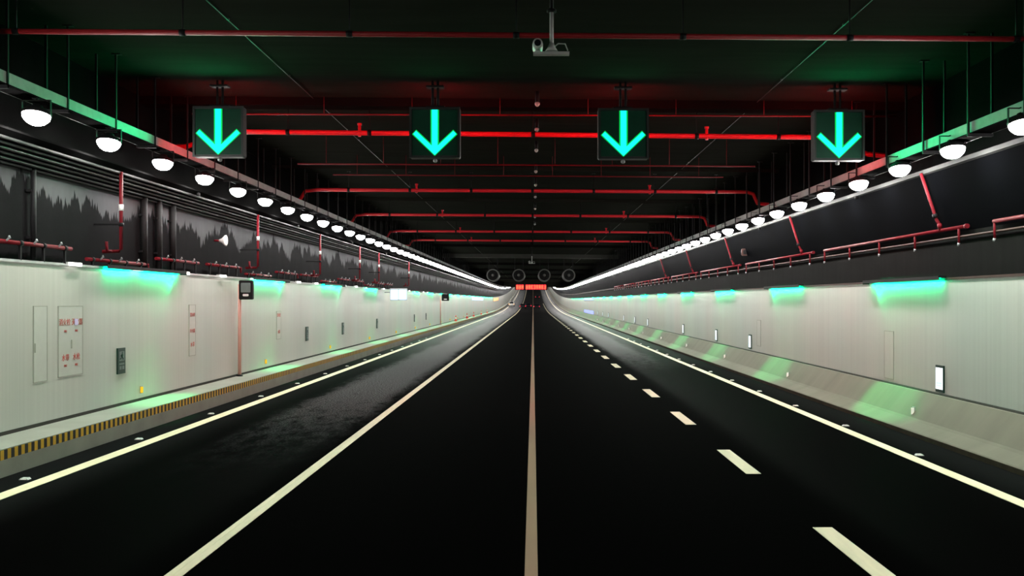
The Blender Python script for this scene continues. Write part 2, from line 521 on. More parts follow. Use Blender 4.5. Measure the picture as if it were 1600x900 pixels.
# ------------------------------------------------------------------ road markings
def line(name, x, w, y0, y1, m, label, cat='road marking', group=None, split=False):
    b = MB()
    if split:
        ys = stations(y0, y1)
        b.sweep([(x - w / 2, 0.0), (x - w * .08, 0.0), (x - w * .08, 0.006), (x - w / 2, 0.006)], ys)
        b.sweep([(x + w * .08, 0.0), (x + w / 2, 0.0), (x + w / 2, 0.006), (x + w * .08, 0.006)], ys)
        b.sweep([(x - w * .08, 0.0), (x + w * .08, 0.0), (x + w * .08, 0.004), (x - w * .08, 0.004)], ys)
    else:
        b.sweep([(x - w / 2, 0.0), (x + w / 2, 0.0), (x + w / 2, 0.006), (x - w / 2, 0.006)], stations(y0, y1))
    return tag(b.build(name, m), label, cat, group)


line('edge_line', -7.89, 0.27, Y0, Y1, M['white_line'], 'solid cream edge line nearest the striped kerb on the left')
line('lane_line', -3.79, 0.19, Y0, Y1, M['white_line'], 'solid cream lane line running diagonally to the lower left corner', split=True)
line('centre_line', -0.02, 0.14, Y0, Y1, M['centre_line'], 'narrow worn brownish line straight up the middle of the road')
line('edge_line', 6.99, 0.24, Y0, Y1, M['white_line'], 'solid cream edge line beside the right concrete barrier')
k = 0
y = 9.05
while y < 330:
    b = MB()
    b.sweep([(3.57, 0.0), (3.82, 0.0), (3.82, 0.006), (3.57, 0.006)], stations(y, y + 2.4))
    if k < 10:
        lab, gr = '%s cream dash from the camera in the broken lane line right of centre' % ORD[k], 'dashes of the broken lane line'
    else:
        lab, gr = 'one of the far cream dashes merging into a line right of centre', 'dashes of the broken lane line'
    tag(b.build('lane_dash', M['white_line']), lab, 'road marking', gr)
    y += 5.96; k += 1

# road studs
def stud_mesh():
    b = MB()
    n = 0
    b.prism([(-.075, 0), (.075, 0), (.05, .028), (-.05, .028)], -.05, .05)
    return b
proto = None
for side, xs, ds in (('left', -8.25, [14.55 + 4.2 * i for i in range(14)]), ('right', 7.24, [16.8 + 3.95 * i for i in range(14)])):
    for i, d in enumerate(ds):
        if proto is None:
            t = thing('road_stud', '', 'road stud'); proto = t
            stud_mesh().build('stud_body', M['stud'], t)
            MB().box((-.045, -.054, .006), (.045, -.046, .022)).build('reflector', M['white_refl'], t)
            t.location = (xs, d, 0)
        else:
            t = dup(proto, (xs, d, 0), '')
        lab = '%s small pale road stud from the camera beside the %s edge line' % (ORD[i], side)
        tag(t, lab, 'road stud', 'road studs along the %s edge line' % side)

# ------------------------------------------------------------------ cable trays with the floodlights
for side, sx, xt, z0, z1 in (('left', -1, -8.55, 6.42, 6.63), ('right', 1, 8.03, 5.98, 6.19)):
    t = thing('cable_tray', 'long %s cable tray hung from the ceiling above the row of floodlights' % side, 'cable tray', (xt, 0, 0))
    b = MB(); ys = stations(Y0, 298)
    b.sweep([(-.02 * sx * -1, z0), (-.02 * sx * -1 - .012 * sx * -1, z0), (-.02 * sx * -1 - .012 * sx * -1, z1), (-.02 * sx * -1, z1)], ys)
    b.build('side_rail', M['tray'], t)
    b = MB(); b.sweep([(0.40 * sx, z0), (0.412 * sx, z0), (0.412 * sx, z1), (0.40 * sx, z1)], ys)
    b.build('side_rail', M['tray'], t)
    b = MB(); b.sweep([(0.0, z0), (0.4 * sx, z0), (0.4 * sx, z0 + .012), (0.0, z0 + .012)], ys)
    b.build('tray_bed', M['bed'], t)
    hp = None
    for i in range(60):
        y = 7.0 + 1.9 * i
        zc = ceil_z(xt)
        if hp is None:
            b = MB(); b.box((-.035, -.02, z0 - .05), (.0, .02, zc)); b.box((.42 * sx - .02, -.02, z0 - .05), (.42 * sx + .02, .02, zc + .02))
            b.box((-.03, -.02, z0 - .06), (.42 * sx, .02, z0 - .0)) if sx > 0 else b.box((.42 * sx, -.02, z0 - .06), (-.0, .02, z0 - .0))
            b.box((-.09, -.05, zc - .02), (.09, .05, zc + .02))
            hp = b.build('hanger', M['dark_metal'], t, (0, y, 0))
        else:
            o = hp.copy(); COL.objects.link(o); o.parent = t; o.location = (0, y, g(y))
    # cables lying in the tray
    for j, off in enumerate((.08, .17, .26, .33)):
        b = MB(); b.tube([(xt + off * sx, y, z0 + .012 + .03 + g(y)) for y in ys], .03, 6)
        tag(b.build('cable', M['cable']), '%s black cable from the road lying in the %s hanging tray' % (ORD[j], side), 'cable', 'cables in the %s tray' % side)

# cables on the left shelf
for j in range(6):
    f = 0.17 + j * 0.14
    x = -9.06 - f * 0.71
    z = 5.86 - f * 0.44 - .045
    b = MB(); b.tube([(x, yy, z + g(yy)) for yy in stations(Y0, 298)], .028 if j % 2 else .036, 6)
    tag(b.build('cable', M['black' if j == 0 else ('cable' if j % 2 == 0 else 'cable_grey')]), '%s cable from the road clipped under the left sloping shelf' % ORD[j], 'cable', 'cables under the left shelf')

# floodlights
def floodlight(z_drop):
    """origin at the lamp's rim; stem rises to the tray"""
    t = thing('floodlight', '', 'floodlight')
    tilt = Matrix.Rotation(R(-12), 4, 'X')
    seg = 18
    prof = [(.225 * math.cos(a), -.19 * math.sin(a)) for a in [i * math.pi / 2 / 6 for i in range(6)]] + [(.012, -.19)]
    b = MB(); b.lathe(prof, seg); b.v = [tuple(tilt @ Vector(v)) for v in b.v]
    b.build('lens', M['lens'], t)
    b = MB(); b.lathe([(.232, -.012), (.24, .0), (.24, .035), (.18, .085), (.10, .125), (.08, .17), (.02, .175)], seg)
    for q in range(8):
        a = q * math.pi / 4
        c, s = math.cos(a), math.sin(a)
        b.tube([(c * .12, s * .12, .10), (c * .20, s * .20, .06)], .012, 4)
    b.v = [tuple(tilt @ Vector(v)) for v in b.v]
    b.build('housing', M['dark_metal'], t)
    b = MB()
    b.box((-.255, -.02, -.005), (-.242, .02, .25)); b.box((.242, -.02, -.005), (.255, .02, .25)); b.box((-.255, -.02, .24), (.255, .02, .255))
    b.build('yoke', M['dark_metal'], t)
    b = MB(); b.tube([(0, 0, .25), (0, 0, z_drop)], .02, 6); b.box((-.06, -.04, z_drop - .02), (.06, .04, z_drop))
    b.build('stem', M['dark_metal'], t)
    return t


for side, x, z, ztray, d0, first in (('left', -8.62, 6.13, 6.42, 15.55 - 2.655 * 4, 4), ('right', 8.10, 5.835, 6.0, 14.81 - 2.495 * 4, 4)):
    xx = x
    p = floodlight(max(ztray - z, .262))
    i = 0
    d = d0
    while d < 530:
        k = i - first
        loc = (xx + (0.0), d, z + g(d))
        if k < 0:
            lab, gr = 'unseen floodlight over the road just before the %s edge of view' % side, '%s floodlights before the view' % side
        elif k < 18:
            lab, gr = '%s glowing round floodlight from the camera under the %s cable tray' % (ORD[k], side), '%s row of floodlights' % side
        else:
            lab, gr = 'one of the far %s floodlights merging into a bright line' % side, '%s row of floodlights' % side
        if i == 0:
            p.location = loc; tag(p, lab, 'floodlight', gr)
        else:
            tag(dup(p, loc, lab, gr), lab, 'floodlight', gr)
        d += (2.655 if side == 'left' else 2.495) * (1 if d < 290 else 2); i += 1

# ------------------------------------------------------------------ lane signals
def lane_signal(S):
    t = thing('lane_signal', '', 'traffic signal')
    h = S / 2
    b = MB(); b.rbox((0, .09, 0), (S, .20, S), .03)
    b.build('housing', M['sign_box'], t)
    b = MB(); b.rbox((0, -.018, 0), (S * .90, .012, S * .90), .02); b.build('face', M['sign_face'], t)
    fr = MB()
    for (a, c) in (((-h, -.05, h - .055), (h, -.01, h)), ((-h, -.05, -h), (h, -.01, -h + .04)), ((-h, -.05, -h + .04), (-h + .05, -.01, h - .055)), ((h - .05, -.05, -h + .04), (h, -.01, h - .055))):
        fr.box(a, c)
    fr.build('frame', M['sign_box'], t)

    def arrow(w, y0, y1, grow):
        b = MB(); u = S
        hw = .064 * u * w; ha = .048 * u * w
        tz = -.445 * u - grow * 1.2           # lowest point of the head
        b.prism([(-hw, -.34 * u), (hw, -.34 * u), (hw, .455 * u + grow), (-hw, .455 * u + grow)], y0, y1)
        for s in (-1, 1):
            dx, dz = .725 * s, .688           # along an arm, outwards and up
            nx, nz = .688 * s, -.725          # across it, outwards and down
            L = .548 * u + grow
            e = (dx * L, -.375 * u + dz * L)
            b.prism([(0, tz), (e[0] + nx * ha, e[1] + nz * ha), (e[0] - nx * ha, e[1] - nz * ha), (0, -.375 * u + ha * 1.45)], y0, y1)
        return b
    e = arrow(1.3, -.030, -.024, .014 * S)
    e.build('arrow_outline', M['arrow_edge'], t)
    arrow(.9, -.040, -.030, -.0).build('arrow', M['arrow'], t)
    b = MB()
    for s in (-1, 1):
        pts = [(-.36 * S, -.36 * S * s - .05), (-.36 * S, -.36 * S * s + .05), (.36 * S, .36 * S * s + .05), (.36 * S, .36 * S * s - .05)]
        b.prism(pts, .19 + .004 * (s + 1), .2 + .004 * (s + 1))
    b.build('cross', M['cross'], t)
    b = MB(); b.tube([(-.06, .09, h - .005), (-.06, .09, h + .62)], .028, 8); b.tube([(.06, .09, h - .005), (.06, .09, h + .62)], .028, 8)
    b.box((-.22, .03, h - .01), (.22, .15, h + .05)); b.box((-.2, -.02, h + .46), (.2, .2, h + .5))
    b.build('bracket', M['black'], t)
    l = bpy.data.lights.new('glow', 'AREA'); l.shape = 'SQUARE'; l.size = S * .6; l.energy = SIGN_GREEN; l.color = (0.0, 1.0, 0.32)
    o = bpy.data.objects.new('glow', l); COL.objects.link(o); o.parent = t; o.location = (0, -.055, 0); o.rotation_euler = (R(-90), 0, 0)
    b = MB(); b.lathe([(.02, 0), (.05, -.03), (.05, -.06), (.03, -.085)], 10, c=(0, .09, -h)); b.build('sensor', M['grey_metal'], t)
    return t


DS = 20.3
SZ = 79.0 * DS / F
p = None
for i, (cx, cy, lab) in enumerate(((341.5, 206, 'leftmost green arrow lane signal, above the left floodlight row'),
                                   (679.5, 207.5, 'green arrow lane signal second from the left, left of the road centre'),
                                   (974, 209, 'green arrow lane signal third from the left, right of the road centre'),
                                   (1310.5, 211.5, 'rightmost green arrow lane signal, above the right floodlight row'))):
    loc = px(cx, cy, DS)
    if p is None:
        p = lane_signal(SZ); p.location = loc; tag(p, lab, 'traffic signal', 'lane signals across the ceiling')
    else:
        q = dup(p, loc, lab, 'lane signals across the ceiling')
        if i < 3:      # the inner pair is dimmer
            for ch in q.children:
                if ch.type == 'LIGHT':
                    ch.data = ch.data.copy(); ch.data.energy = SIGN_GREEN * .18

# ------------------------------------------------------------------ red pipes across the ceiling
PIPES = [(14.55, 48, 62, -11, 11, .045, 'dull red pipe nearest the camera, across the top of the view'),
         (23.5, 206, 214.5, -7.5, 7.5, .066, 'bright glowing red pipe across the ceiling behind the lane signals'),
         (35.0, 296.5, 300, -8.4, 8.35, .07, 'second bright red ceiling pipe, behind the glowing one'),
         (45.0, 335, 338.5, -8.4, 8.35, .07, 'third red ceiling pipe beyond the lane signals'),
         (55.8, 361, 363, -8.4, 8.35, .07, 'fourth red ceiling pipe beyond the lane signals'),
         (66.0, 375, 377.5, -8.4, 8.35, .07, 'farthest dim red ceiling pipe, before the pale beam')]
for i, (d, yl, yr, xa, xb, r, lab) in enumerate(PIPES):
    t = thing('ceiling_pipe', lab, 'pipe', (0, d, 0), group='red pipes across the ceiling')
    zl = EYE + (VPY - yl) * d / F; zr = EYE + (VPY - yr) * d / F
    if i == 0:
        xa, xb = -9.75, 9.2
        zl, zr = EYE + (VPY - 48) * d / F, EYE + (VPY - 62) * d / F
    pz = lambda x: zl + (zr - zl) * (x - xa) / (xb - xa)
    pts = [(xa, 0, zl), (xb, 0, zr)]
    if i > 0:
        pts = [(-9.7, -0.1, zl - .42), (-9.1, -.05, zl - .40), (xa - .5, 0, zl - .05), (xa, 0, zl), (xb, 0, zr), (xb + .25, 0, zr - .08), (8.75, -.05, zr - .45), (9.18, -.1, zr - .5)]
    b = MB(); b.tube(pts, r, 12); b.build('pipe', M['red_lit' if i else 'red_unlit'], t)
    n = 7
    for q in range(n):
        x = xa + (xb - xa) * (q + .5) / n
        b = MB(); b.tube([(x - .05, 0, pz(x)), (x + .05, 0, pz(x))], r * 1.22, 12)
        b.tube([(x, 0, pz(x)), (x, 0, ceil_z(x))], .014, 6)
        b.box((x - .07, -.06, ceil_z(x) - .015), (x + .07, .06, ceil_z(x) + .01))
        b.build('pipe_hanger', M['dark_metal'], t)
    if i > 0:
        for x in (-4.55, 4.55):
            b = MB(); b.tube([(x, -.01, pz(x) - .10), (x, -.01, pz(x) + .22)], r * .62, 8); b.lathe([(r * .9, 0), (r * .9, .05)], 10, c=(x, -.01, pz(x) + .2))
            b.build('riser_stub', M['red_lit'], t)

# slim red conduits on the beams and ceiling behind the signals
for d, yy, xa, xb, lab in ((22.1, 180, 300, 1400, 'slim red conduit along the beam just behind the lane signals'),
                           (27.5, 258, 465, 1180, 'slim dim red conduit above the second bright red pipe'),
                           (31.0, 275, 520, 1130, 'faint slim conduit just above the second bright red pipe')):
    a = px(xa, yy - 2, d); c = px(xb, yy + 2, d)
    b = MB(); b.tube([a, c], .022, 8)
    for q in range(8):
        pp = a + (c - a) * ((q + .5) / 8)
        b.tube([pp, (pp.x, pp.y, ceil_z(pp.x))], .010, 5)
    tag(b.build('conduit', M['red_paint']), lab, 'pipe', 'slim conduits under the ceiling')

# long thin wires under the ceiling
for x, side in ((-5.45, 'left'), (5.55, 'right')):
    b = MB(); b.tube([(x, yy, ceil_z(x) - .03 + g(yy)) for yy in stations(Y0, 200)], .008, 6)
    for yy in [8 + 4 * i for i in range(30)]:
        b.box((x - .02, yy - .02, ceil_z(x) - .03), (x + .02, yy + .02, ceil_z(x) + .01))
    tag(b.build('ceiling_wire', M['cable_grey']), 'thin grey wire running away under the %s half of the ceiling' % side, 'wire', 'wires under the ceiling')

# detectors on the centre line
p = None
for i, d in enumerate((21.4, 24.6, 28.0, 32.6, 36.4, 40.6, 45.8, 50.4, 55.0)):
    loc = (0.1, d, ceil_z(0.1))
    lab = '%s small pale detector from the camera along the ceiling centre' % ORD[i]
    if p is None:
        p = thing('heat_detector', lab, 'detector', loc, group='detectors along the ceiling centre')
        MB().lathe([(.05, 0.0), (.05, -.25), (.03, -.25)], 10).build('stem', M['dark_metal'], p)
        MB().lathe([(.03, -.25), (.06, -.27), (.06, -.31), (.03, -.35), (.01, -.36)], 12).build('sensor_head', M['pale_metal'], p)
    else:
        dup(p, loc, lab, 'detectors along the ceiling centre')

# ceiling camera on its T-shaped hanger
def ceiling_camera(zbot, ztop):
    t = thing('surveillance_camera', '', 'camera')
    b = MB(); b.tube([(0, 0, zbot + .02), (0, 0, ztop - .72)], .031, 10); b.lathe([(.10, zbot + .03), (.06, zbot + .09), (.031, zbot + .16)], 10)
    b.build('post', M['pale_metal'], t)
    b = MB(); b.tube([(0, 0, ztop - .72), (0, 0, ztop)], .028, 8); b.lathe([(.07, ztop - .75), (.07, ztop - .71), (.03, ztop - .69)], 10); b.box((-.1, -.1, ztop - .02), (.1, .1, ztop + .01))
    b.build('ceiling_rod', M['dark_metal'], t)
    b = MB(); b.box((-.27, -.05, zbot - .02), (.26, .05, zbot + .02)); b.build('crossbar', M['pale_metal'], t)
    b = MB(); b.lathe([(.03, -.13), (.072, -.12), (.078, -.05), (.078, .2), (.05, .24)], 14, 'y', (-.205, 0, zbot + .125)); b.box((-.24, -.03, zbot + .02), (-.17, .03, zbot + .06))
    o = b.build('camera_body', M['pale_metal'], t)
    b = MB(); b.lathe([(.05, -.135), (.05, -.128)], 12, 'y', (-.205, 0, zbot + .125)); b.build('lens', M['car_glass'], o)
    b = MB(); b.tube([(.05, 0, zbot + .11), (.10, 0, zbot + .15), (.2, .02, zbot + .15), (.24, .02, zbot + .05)], .010, 6); b.build('cable_tail', M['tray'], t)
    return t


d = 13.2
t = ceiling_camera(EYE + (VPY - 84) * d / F, ceil_z(.27)); t.location = (.272, d, 0)
tag(t, 'pale camera on a T-shaped hanger at the top centre of the view', 'camera', 'cameras on T-shaped hangers')
d2 = 74.0
dup(t, (-.1, d2, -.55), 'distant camera on a T-shaped hanger above the jet fans', 'cameras on T-shaped hangers')
MB  # (second hanger's rod is carried up to the ceiling by the plate below)
b = MB(); b.box((-.2, d2 - .2, ceil_z(0) - .57), (.0, d2 + .2, ceil_z(0))); tag(b.build('mounting_block', M['beam']), 'small dark block on the ceiling above the distant camera', 'block')

# jet fans
p = None
D = 104.0
for i, (cx, lab) in enumerate(((770, 'leftmost grey jet fan hanging under the far ceiling'), (810.5, 'jet fan second from the left under the far ceiling'),
                               (850.5, 'jet fan third from the left under the far ceiling'), (889, 'rightmost grey jet fan hanging under the far ceiling'))):
    loc = px(cx, 430, D)
    if p is None:
        p = thing('jet_fan', lab, 'fan', loc, group='row of jet fans')
        b = MB(); b.lathe([(.60, .05), (.66, -.02), (.73, -.02), (.73, .15), (.68, .25), (.68, 2.6), (.73, 2.75), (.6, 2.75)], 28, 'y'); 
        b.f = b.f[:-2]; b.s = b.s[:-2]; b.m = b.m[:-2]
        b.build('casing', M['fan'], p)
        MB().lathe([(.60, .06), (.60, 2.7)], 24, 'y').build('inner_duct', M['black'], p)
        MB().lathe([(.02, -.12), (.12, -.06), (.17, .05), (.17, .07)], 14, 'y').build('hub', M['fan'], p)
        for q in range(8):
            a = q * math.pi / 4
            c, s = math.cos(a), math.sin(a)
            b = MB(); b.tube([(c * .15, .02, s * .15), (c * .58, .03, s * .58)], .03, 6, r2=.05)
            b.build('blade', M['dark_metal'], p)
        b = MB(); top = ceil_z(0) - loc.z + .05
        for yy in (.4, 2.2):
            for xx in (-.5, .5): b.box((xx - .03, yy - .03, .45), (xx + .03, yy + .03, top))
        b.build('hanger_frame', M['dark_metal'], p)
    else:
        dup(p, loc, lab, 'row of jet fans')

# red message sign far down the tunnel
DV = 236.0
c = px(830, 448.5, DV)
t = thing('message_sign', 'glowing red message board under the far end of the ceiling', 'sign', c)
MB().rbox((0, .25, 0), (8.6, .3, 1.5), .1).build('housing', M['black'], t)
rng = random.Random(3)
x = -3.95
glyph = 0
while x < 3.9:
    if -2.0 < x < -1.45:
        x = -1.45; continue
    b = MB()
    w = .62
    b.rbox((x + w / 2 - .02, .03, 0), (w + .06, .03, 1.32), .12)
    o = b.build('led_field', M['vms'], t)
    b = MB()
    for q in range(3):
        zz = -.4 + .4 * q
        if rng.random() < .8: b.box((x + .06, .0, zz - .05), (x + w - .08, .012, zz + .05))
    for q in range(2):
        xx = x + .1 + q * .36
        if rng.random() < .8: b.box((xx, .0, -.45), (xx + .09, .011, .45))
    b.box((x + w / 2 - .05, 0, -.42), (x + w / 2 + .03, .0115, .42))
    b.build('glyph', M['vms_hot'], o)
    x += .68
b = MB()
for xx in (-3.6, 0, 3.6): b.box((xx - .06, .2, .8), (xx + .06, .3, ceil_z(0) + g(DV) - c.z + .05))
b.build('hanger_frame', M['dark_metal'], t)

# ------------------------------------------------------------------ green wall washers and small white lights along the wall tops
def spot(name, parent, loc, direction, power, angle, color, blend=0.5, size=.02):
    l = bpy.data.lights.new(name, 'SPOT'); l.energy = power; l.color = color
    l.spot_size = R(angle); l.spot_blend = blend; l.shadow_soft_size = size
    o = bpy.data.objects.new(name, l); COL.objects.link(o); o.parent = parent
    o.location = loc
    o.rotation_euler = Vector(direction).to_track_quat('-Z', 'Y').to_euler()
    return o


for side, s, xw, zt, d0, n in (('left', 1, XL, 3.62, 14.0, 20), ('right', -1, XR, 3.36, 13.8, 20)):
    p = q = None
    for i in range(n):
        d = d0 + 10.35 * i
        loc = (xw, d, zt + g(d))
        where = 'on top of the %s wall' % side
        if i == 0: lab, gr = 'green wall washer %s just outside the view' % where, 'green washers on the %s wall' % side
        elif i < 11: lab, gr = '%s green wall washer from the camera %s' % (ORD[i - 1], where), 'green washers on the %s wall' % side
        else: lab, gr = 'one of the tiny far green washers %s' % where, 'green washers on the %s wall' % side
        if p is None:
            p = thing('wall_washer', lab, 'light', loc, group=gr)
            b = MB()
            b.box((min(.036 * s, .2 * s), -4.5, .055), (max(.036 * s, .2 * s), 0, .085)); b.box((min(.2 * s, .215 * s), -4.5, .0), (max(.2 * s, .215 * s), 0, .085))
            b.box((min(.036 * s, .215 * s), .0, -.02), (max(.036 * s, .215 * s), .015, .085))
            b.build('housing', M['dark_metal'], p)
            b = MB(); b.box((min(.065 * s, .105 * s), -4.4, .035), (max(.14 * s, .18 * s), -.05, .05)); b.build('lens', M['lamp_green'], p)
            l = bpy.data.lights.new('strip', 'AREA'); l.shape = 'RECTANGLE'; l.size = .03; l.size_y = 4.2; l.energy = GREEN_TOP; l.color = (0.0, 1.0, 0.36)
            o = bpy.data.objects.new('strip', l); COL.objects.link(o); o.parent = p; o.location = (.085 * s, -2.2, .02)
            # long side down the tunnel, facing down and towards the wall
            o.rotation_euler = (0, R(40) * s, 0)
            spot('beam', p, (.12 * s, -.3, .01), (-.30 * s, -.9, -.25), GREEN_END, 110, (0.0, 1.0, 0.36), .8)
        else:
            tag(dup(p, loc, lab, gr), lab, 'light', gr)
        # spot added under the shelf to make the green walkway and barrier patches
        xq, zq = (-9.10, 5.84) if side == 'left' else (8.72, 5.73)
        loc = (xq, d, zq + g(d))
        where = 'under the %s shelf, aimed at the %s' % (side, 'walkway' if side == 'left' else 'barrier')
        if i == 0: lab, gr = 'added green spot lamp %s, outside the view' % where, 'added green spots under the %s shelf' % side
        elif i < 11: lab, gr = '%s added green spot lamp from the camera %s' % (ORD[i - 1], where), 'added green spots under the %s shelf' % side
        else: lab, gr = 'one of the far added green spots %s' % where, 'added green spots under the %s shelf' % side
        if q is None:
            q = thing('added_spotlight', lab, 'light', loc, group=gr)
            MB().lathe([(.03, 0.0), (.05, -.02), (.05, -.09), (.042, -.09), (.04, -.05)], 12).build('housing', M['dark_metal'], q)
            MB().lathe([(.038, -.052), (.01, -.058)], 12).build('lens', M['lamp_green'], q)
            o = spot('beam', q, (0, 0, -.10), ((.0 if side == 'left' else -.015), -.42, -1), GREEN_DOWN, 36, (0.05, 1.0, 0.28), .7)
            zax = -Vector((.0 if side == 'left' else -.015, -.42, -1)).normalized(); xax = Vector((1, 0, 0)); yax = zax.cross(xax).normalized(); xax = yax.cross(zax)
            o.rotation_euler = Matrix((xax, yax, zax)).transposed().to_euler()
            o.scale = (.42, 1, 1)
        else:
            tag(dup(q, loc, lab, gr), lab, 'light', gr)

p = None
for i in range(24):
    d = 15.7 + 2.97 * i
    loc = (-9.60, d, 3.67)
    if i < 12: lab = '%s small white light from the camera on the left wall capping' % ORD[i]
    else: lab = 'one of the tiny far white lights on the left wall capping'
    if p is None:
        p = thing('strip_light', lab, 'light', loc, group='white lights on the left capping')
        MB().box((-.06, -.26, .0), (.05, .26, .03)).build('housing', M['pale_metal'], p)
        MB().box((.05, -.25, -.045), (.075, .25, .025)).build('lens', M['lamp_white'], p)
    else:
        dup(p, loc, lab, 'white lights on the left capping')

# ------------------------------------------------------------------ left sprinkler runs, risers, conduits
p = None
for i in range(14):
    d = 12.2 + 3.55 * i
    low = i % 3 == 2
    zp = 3.98 if not low else 3.80
    lab = '%s red sprinkler run from the camera above the left wall' % ORD[i]
    t = thing('sprinkler_run', lab, 'pipe', (-9.62, d, 0), group='red sprinkler runs above the left wall')
    b = MB(); b.tube([(0, 0, zp), (0, 2.9, zp)], .042, 10)
    if i % 2 == 0: b.tube([(0, 2.9, zp), (.02, 3.02, zp), (.02, 3.04, zp - .16)], .036, 8)
    b.build('pipe', M['red_paint'], t)
    for q in range(4):
        yy = .25 + q * .8
        b = MB(); b.tube([(0, yy - .05, zp), (0, yy + .05, zp)], .055, 10); b.box((-.02, yy - .02, 3.66), (.02, yy + .02, zp))
        b.build('bracket', M['dark_metal'], t)
    for q in range(3):
        yy = .55 + q * .9
        b = MB(); b.tube([(.02, yy, zp), (.09, yy, zp + .07)], .016, 6); b.lathe([(.03, 0), (.012, .05)], 8, c=(.09, yy, zp + .06))
        b.build('nozzle', M['grey_metal'], t)
p = None
for i in range(6):
    d = [19.9, 29.8, 38.5, 47.3, 53.2, 66.0][i]
    lab = '%s tall red riser pipe from the camera on the upper left wall' % ORD[i]
    loc = (-9.56, d, 0)
    if p is None:
        p = thing('riser_pipe', lab, 'pipe', loc, group='red risers on the upper left wall')
        b = MB(); b.tube([(0.0, 0, 3.99), (.36, 0, 4.0), (.41, 0, 4.05), (.41, 0, 5.76)], .04, 10); b.build('pipe', M['red_paint'], p)
        b = MB(); b.tube([(.41, 0, 4.55), (.41, 0, 4.63)], .056, 10); b.box((-.19, -.02, 4.57), (.41, .02, 4.61)); b.build('clamp', M['dark_metal'], p)
        b = MB(); b.tube([(.41, 0, 4.9), (.41, 0, 5.04)], .05, 10); b.build('coupling', M['white'], p)
        b = MB(); b.tube([(.2, 0, 4.0), (.2, -.22, 4.0), (.2, -.24, 4.2)], .035, 8); b.build('elbow', M['red_paint'], p)
    else:
        dup(p, loc, lab, 'red risers on the upper left wall')

for i, (cx, r, lab) in enumerate(((52, .05, 'slim dark conduit standing on the upper left wall nearest the camera'),
                                  (225, .085, 'first of three thick black conduits on the upper left wall'),
                                  (248, .085, 'middle of three thick black conduits on the upper left wall'),
                                  (270, .085, 'last of three thick black conduits on the upper left wall'))):
    d = 9.66 * F / (VPX - cx)
    t = thing('conduit', lab, 'pipe', (-9.66, d, 0), group='conduits on the upper left wall')
    MB().tube([(0, 0, 3.7), (0, 0, 5.46)], r, 12).build('pipe', M['black'] if i else M['dark_metal'], t)
    for zz in (4.1, 5.0):
        MB().box((-.1, -r - .03, zz), (.0, r + .03, zz + .05)).build('clamp', M['dark_metal'], t)

# red and white horn
d = 27.4
t = thing('horn_loudspeaker', 'small red horn with white bell on the upper left wall', 'loudspeaker', (-9.72, d, EYE + 94 * d / F))
MB().tube([(-.03, 0, 0), (.18, 0, 0)], .03, 8).build('arm', M['red_paint'], t)
MB().lathe([(.04, .12), (.07, .2), (.16, .3), (.17, .33), (.13, .33)], 14, 'x').build('bell', M['white'], t)

# ------------------------------------------------------------------ right sprinkler rail
p = None
rail_x = 9.10
def rail_run(L, nn):
    t = thing('sprinkler_run', '', 'pipe')
    zp = 4.47
    b = MB(); b.tube([(0, -L / 2, zp), (0, L / 2, zp)], .038, 10); b.lathe([(.05, -L / 2 - .03), (.05, -L / 2 + .06)], 10, 'y', (0, 0, zp)); b.build('pipe', M['red_paint'], t)
    for q in range(nn):
        yy = -L / 2 + .35 + q * (L - .38) / (nn - 1)
        b = MB(); b.tube([(0, yy, zp), (0, yy, zp - .34)], .026, 8); b.build('drop_pipe', M['red_paint'], t)
        b = MB(); b.tube([(0, yy, zp - .34), (-.02, yy, zp - .40)], .03, 8, r2=.018); b.build('nozzle', M['grey_metal'], t)
        b = MB(); b.box((0, yy - .015, zp - .2), (.095, yy + .015, zp - .17)); b.build('bracket', M['dark_metal'], t)
    return t
run = rail_run(9.2, 5)
for i in range(8):
    dd = 23.4 + 10.3 * i - 5.2 * 0
    lab = '%s red sprinkler rail from the camera along the right sloping board' % ORD[i + 1]
    if i == 0:
        run.location = (rail_x, dd, 0); tag(run, lab, 'pipe', 'red sprinkler rails above the right wall')
    else:
        dup(run, (rail_x, dd, g(dd)), lab, 'red sprinkler rails above the right wall')
dup(run, (rail_x, 13.1, 0), 'first red sprinkler rail from the camera, cut by the right edge of view', 'red sprinkler rails above the right wall')
b = MB(); b.tube([(9.13, yy, 4.27 + g(yy)) for yy in stations(Y0, 260)], .024, 8)
for q in range(40):
    yy = 4 + q * 3.0
    b.box((9.12, yy - .02, 4.25), (9.2, yy + .02, 4.29))
tag(b.build('long_pipe', M['brown_pipe']), 'long thin brown pipe under the right sprinkler rails', 'pipe')
p = None
for i, d in enumerate((20.0, 30.3, 40.6, 50.9, 61.2)):
    lab = '%s slanting red feed pipe from the camera on the right sloping board' % ORD[i]
    loc = (0, d, 0)
    if p is None:
        p = thing('feed_pipe', lab, 'pipe', loc, group='slanting red feed pipes')
        MB().tube([(8.71, .12, 5.76), (9.00, 0, 4.72), (9.06, -.02, 4.60), (9.08, -.03, 4.47)], .036, 10).build('pipe', M['red_paint'], p)
        MB().tube([(8.965, .015, 4.84), (8.99, .008, 4.75)], .055, 10).build('coupling', M['dark_metal'], p)
        MB().tube([(9.06, -.02, 4.62), (9.07, -.025, 4.52)], .05, 10).build('coupling', M['red_paint'], p)
    else:
        dup(p, loc, lab, 'slanting red feed pipes')
d = 38.0
t = thing('alarm_box', 'tiny reddish square alarm box on the right sloping board', 'box', (8.98, d, EYE + 76 * d / F))
b = MB(); b.rbox((0, 0, 0), (.30, .08, .30), .04); b.build('box_body', M['brown_pipe'], t)
MB().rbox((0, -.045, 0), (.18, .02, .18), .03).build('cover', M['dark_metal'], t)

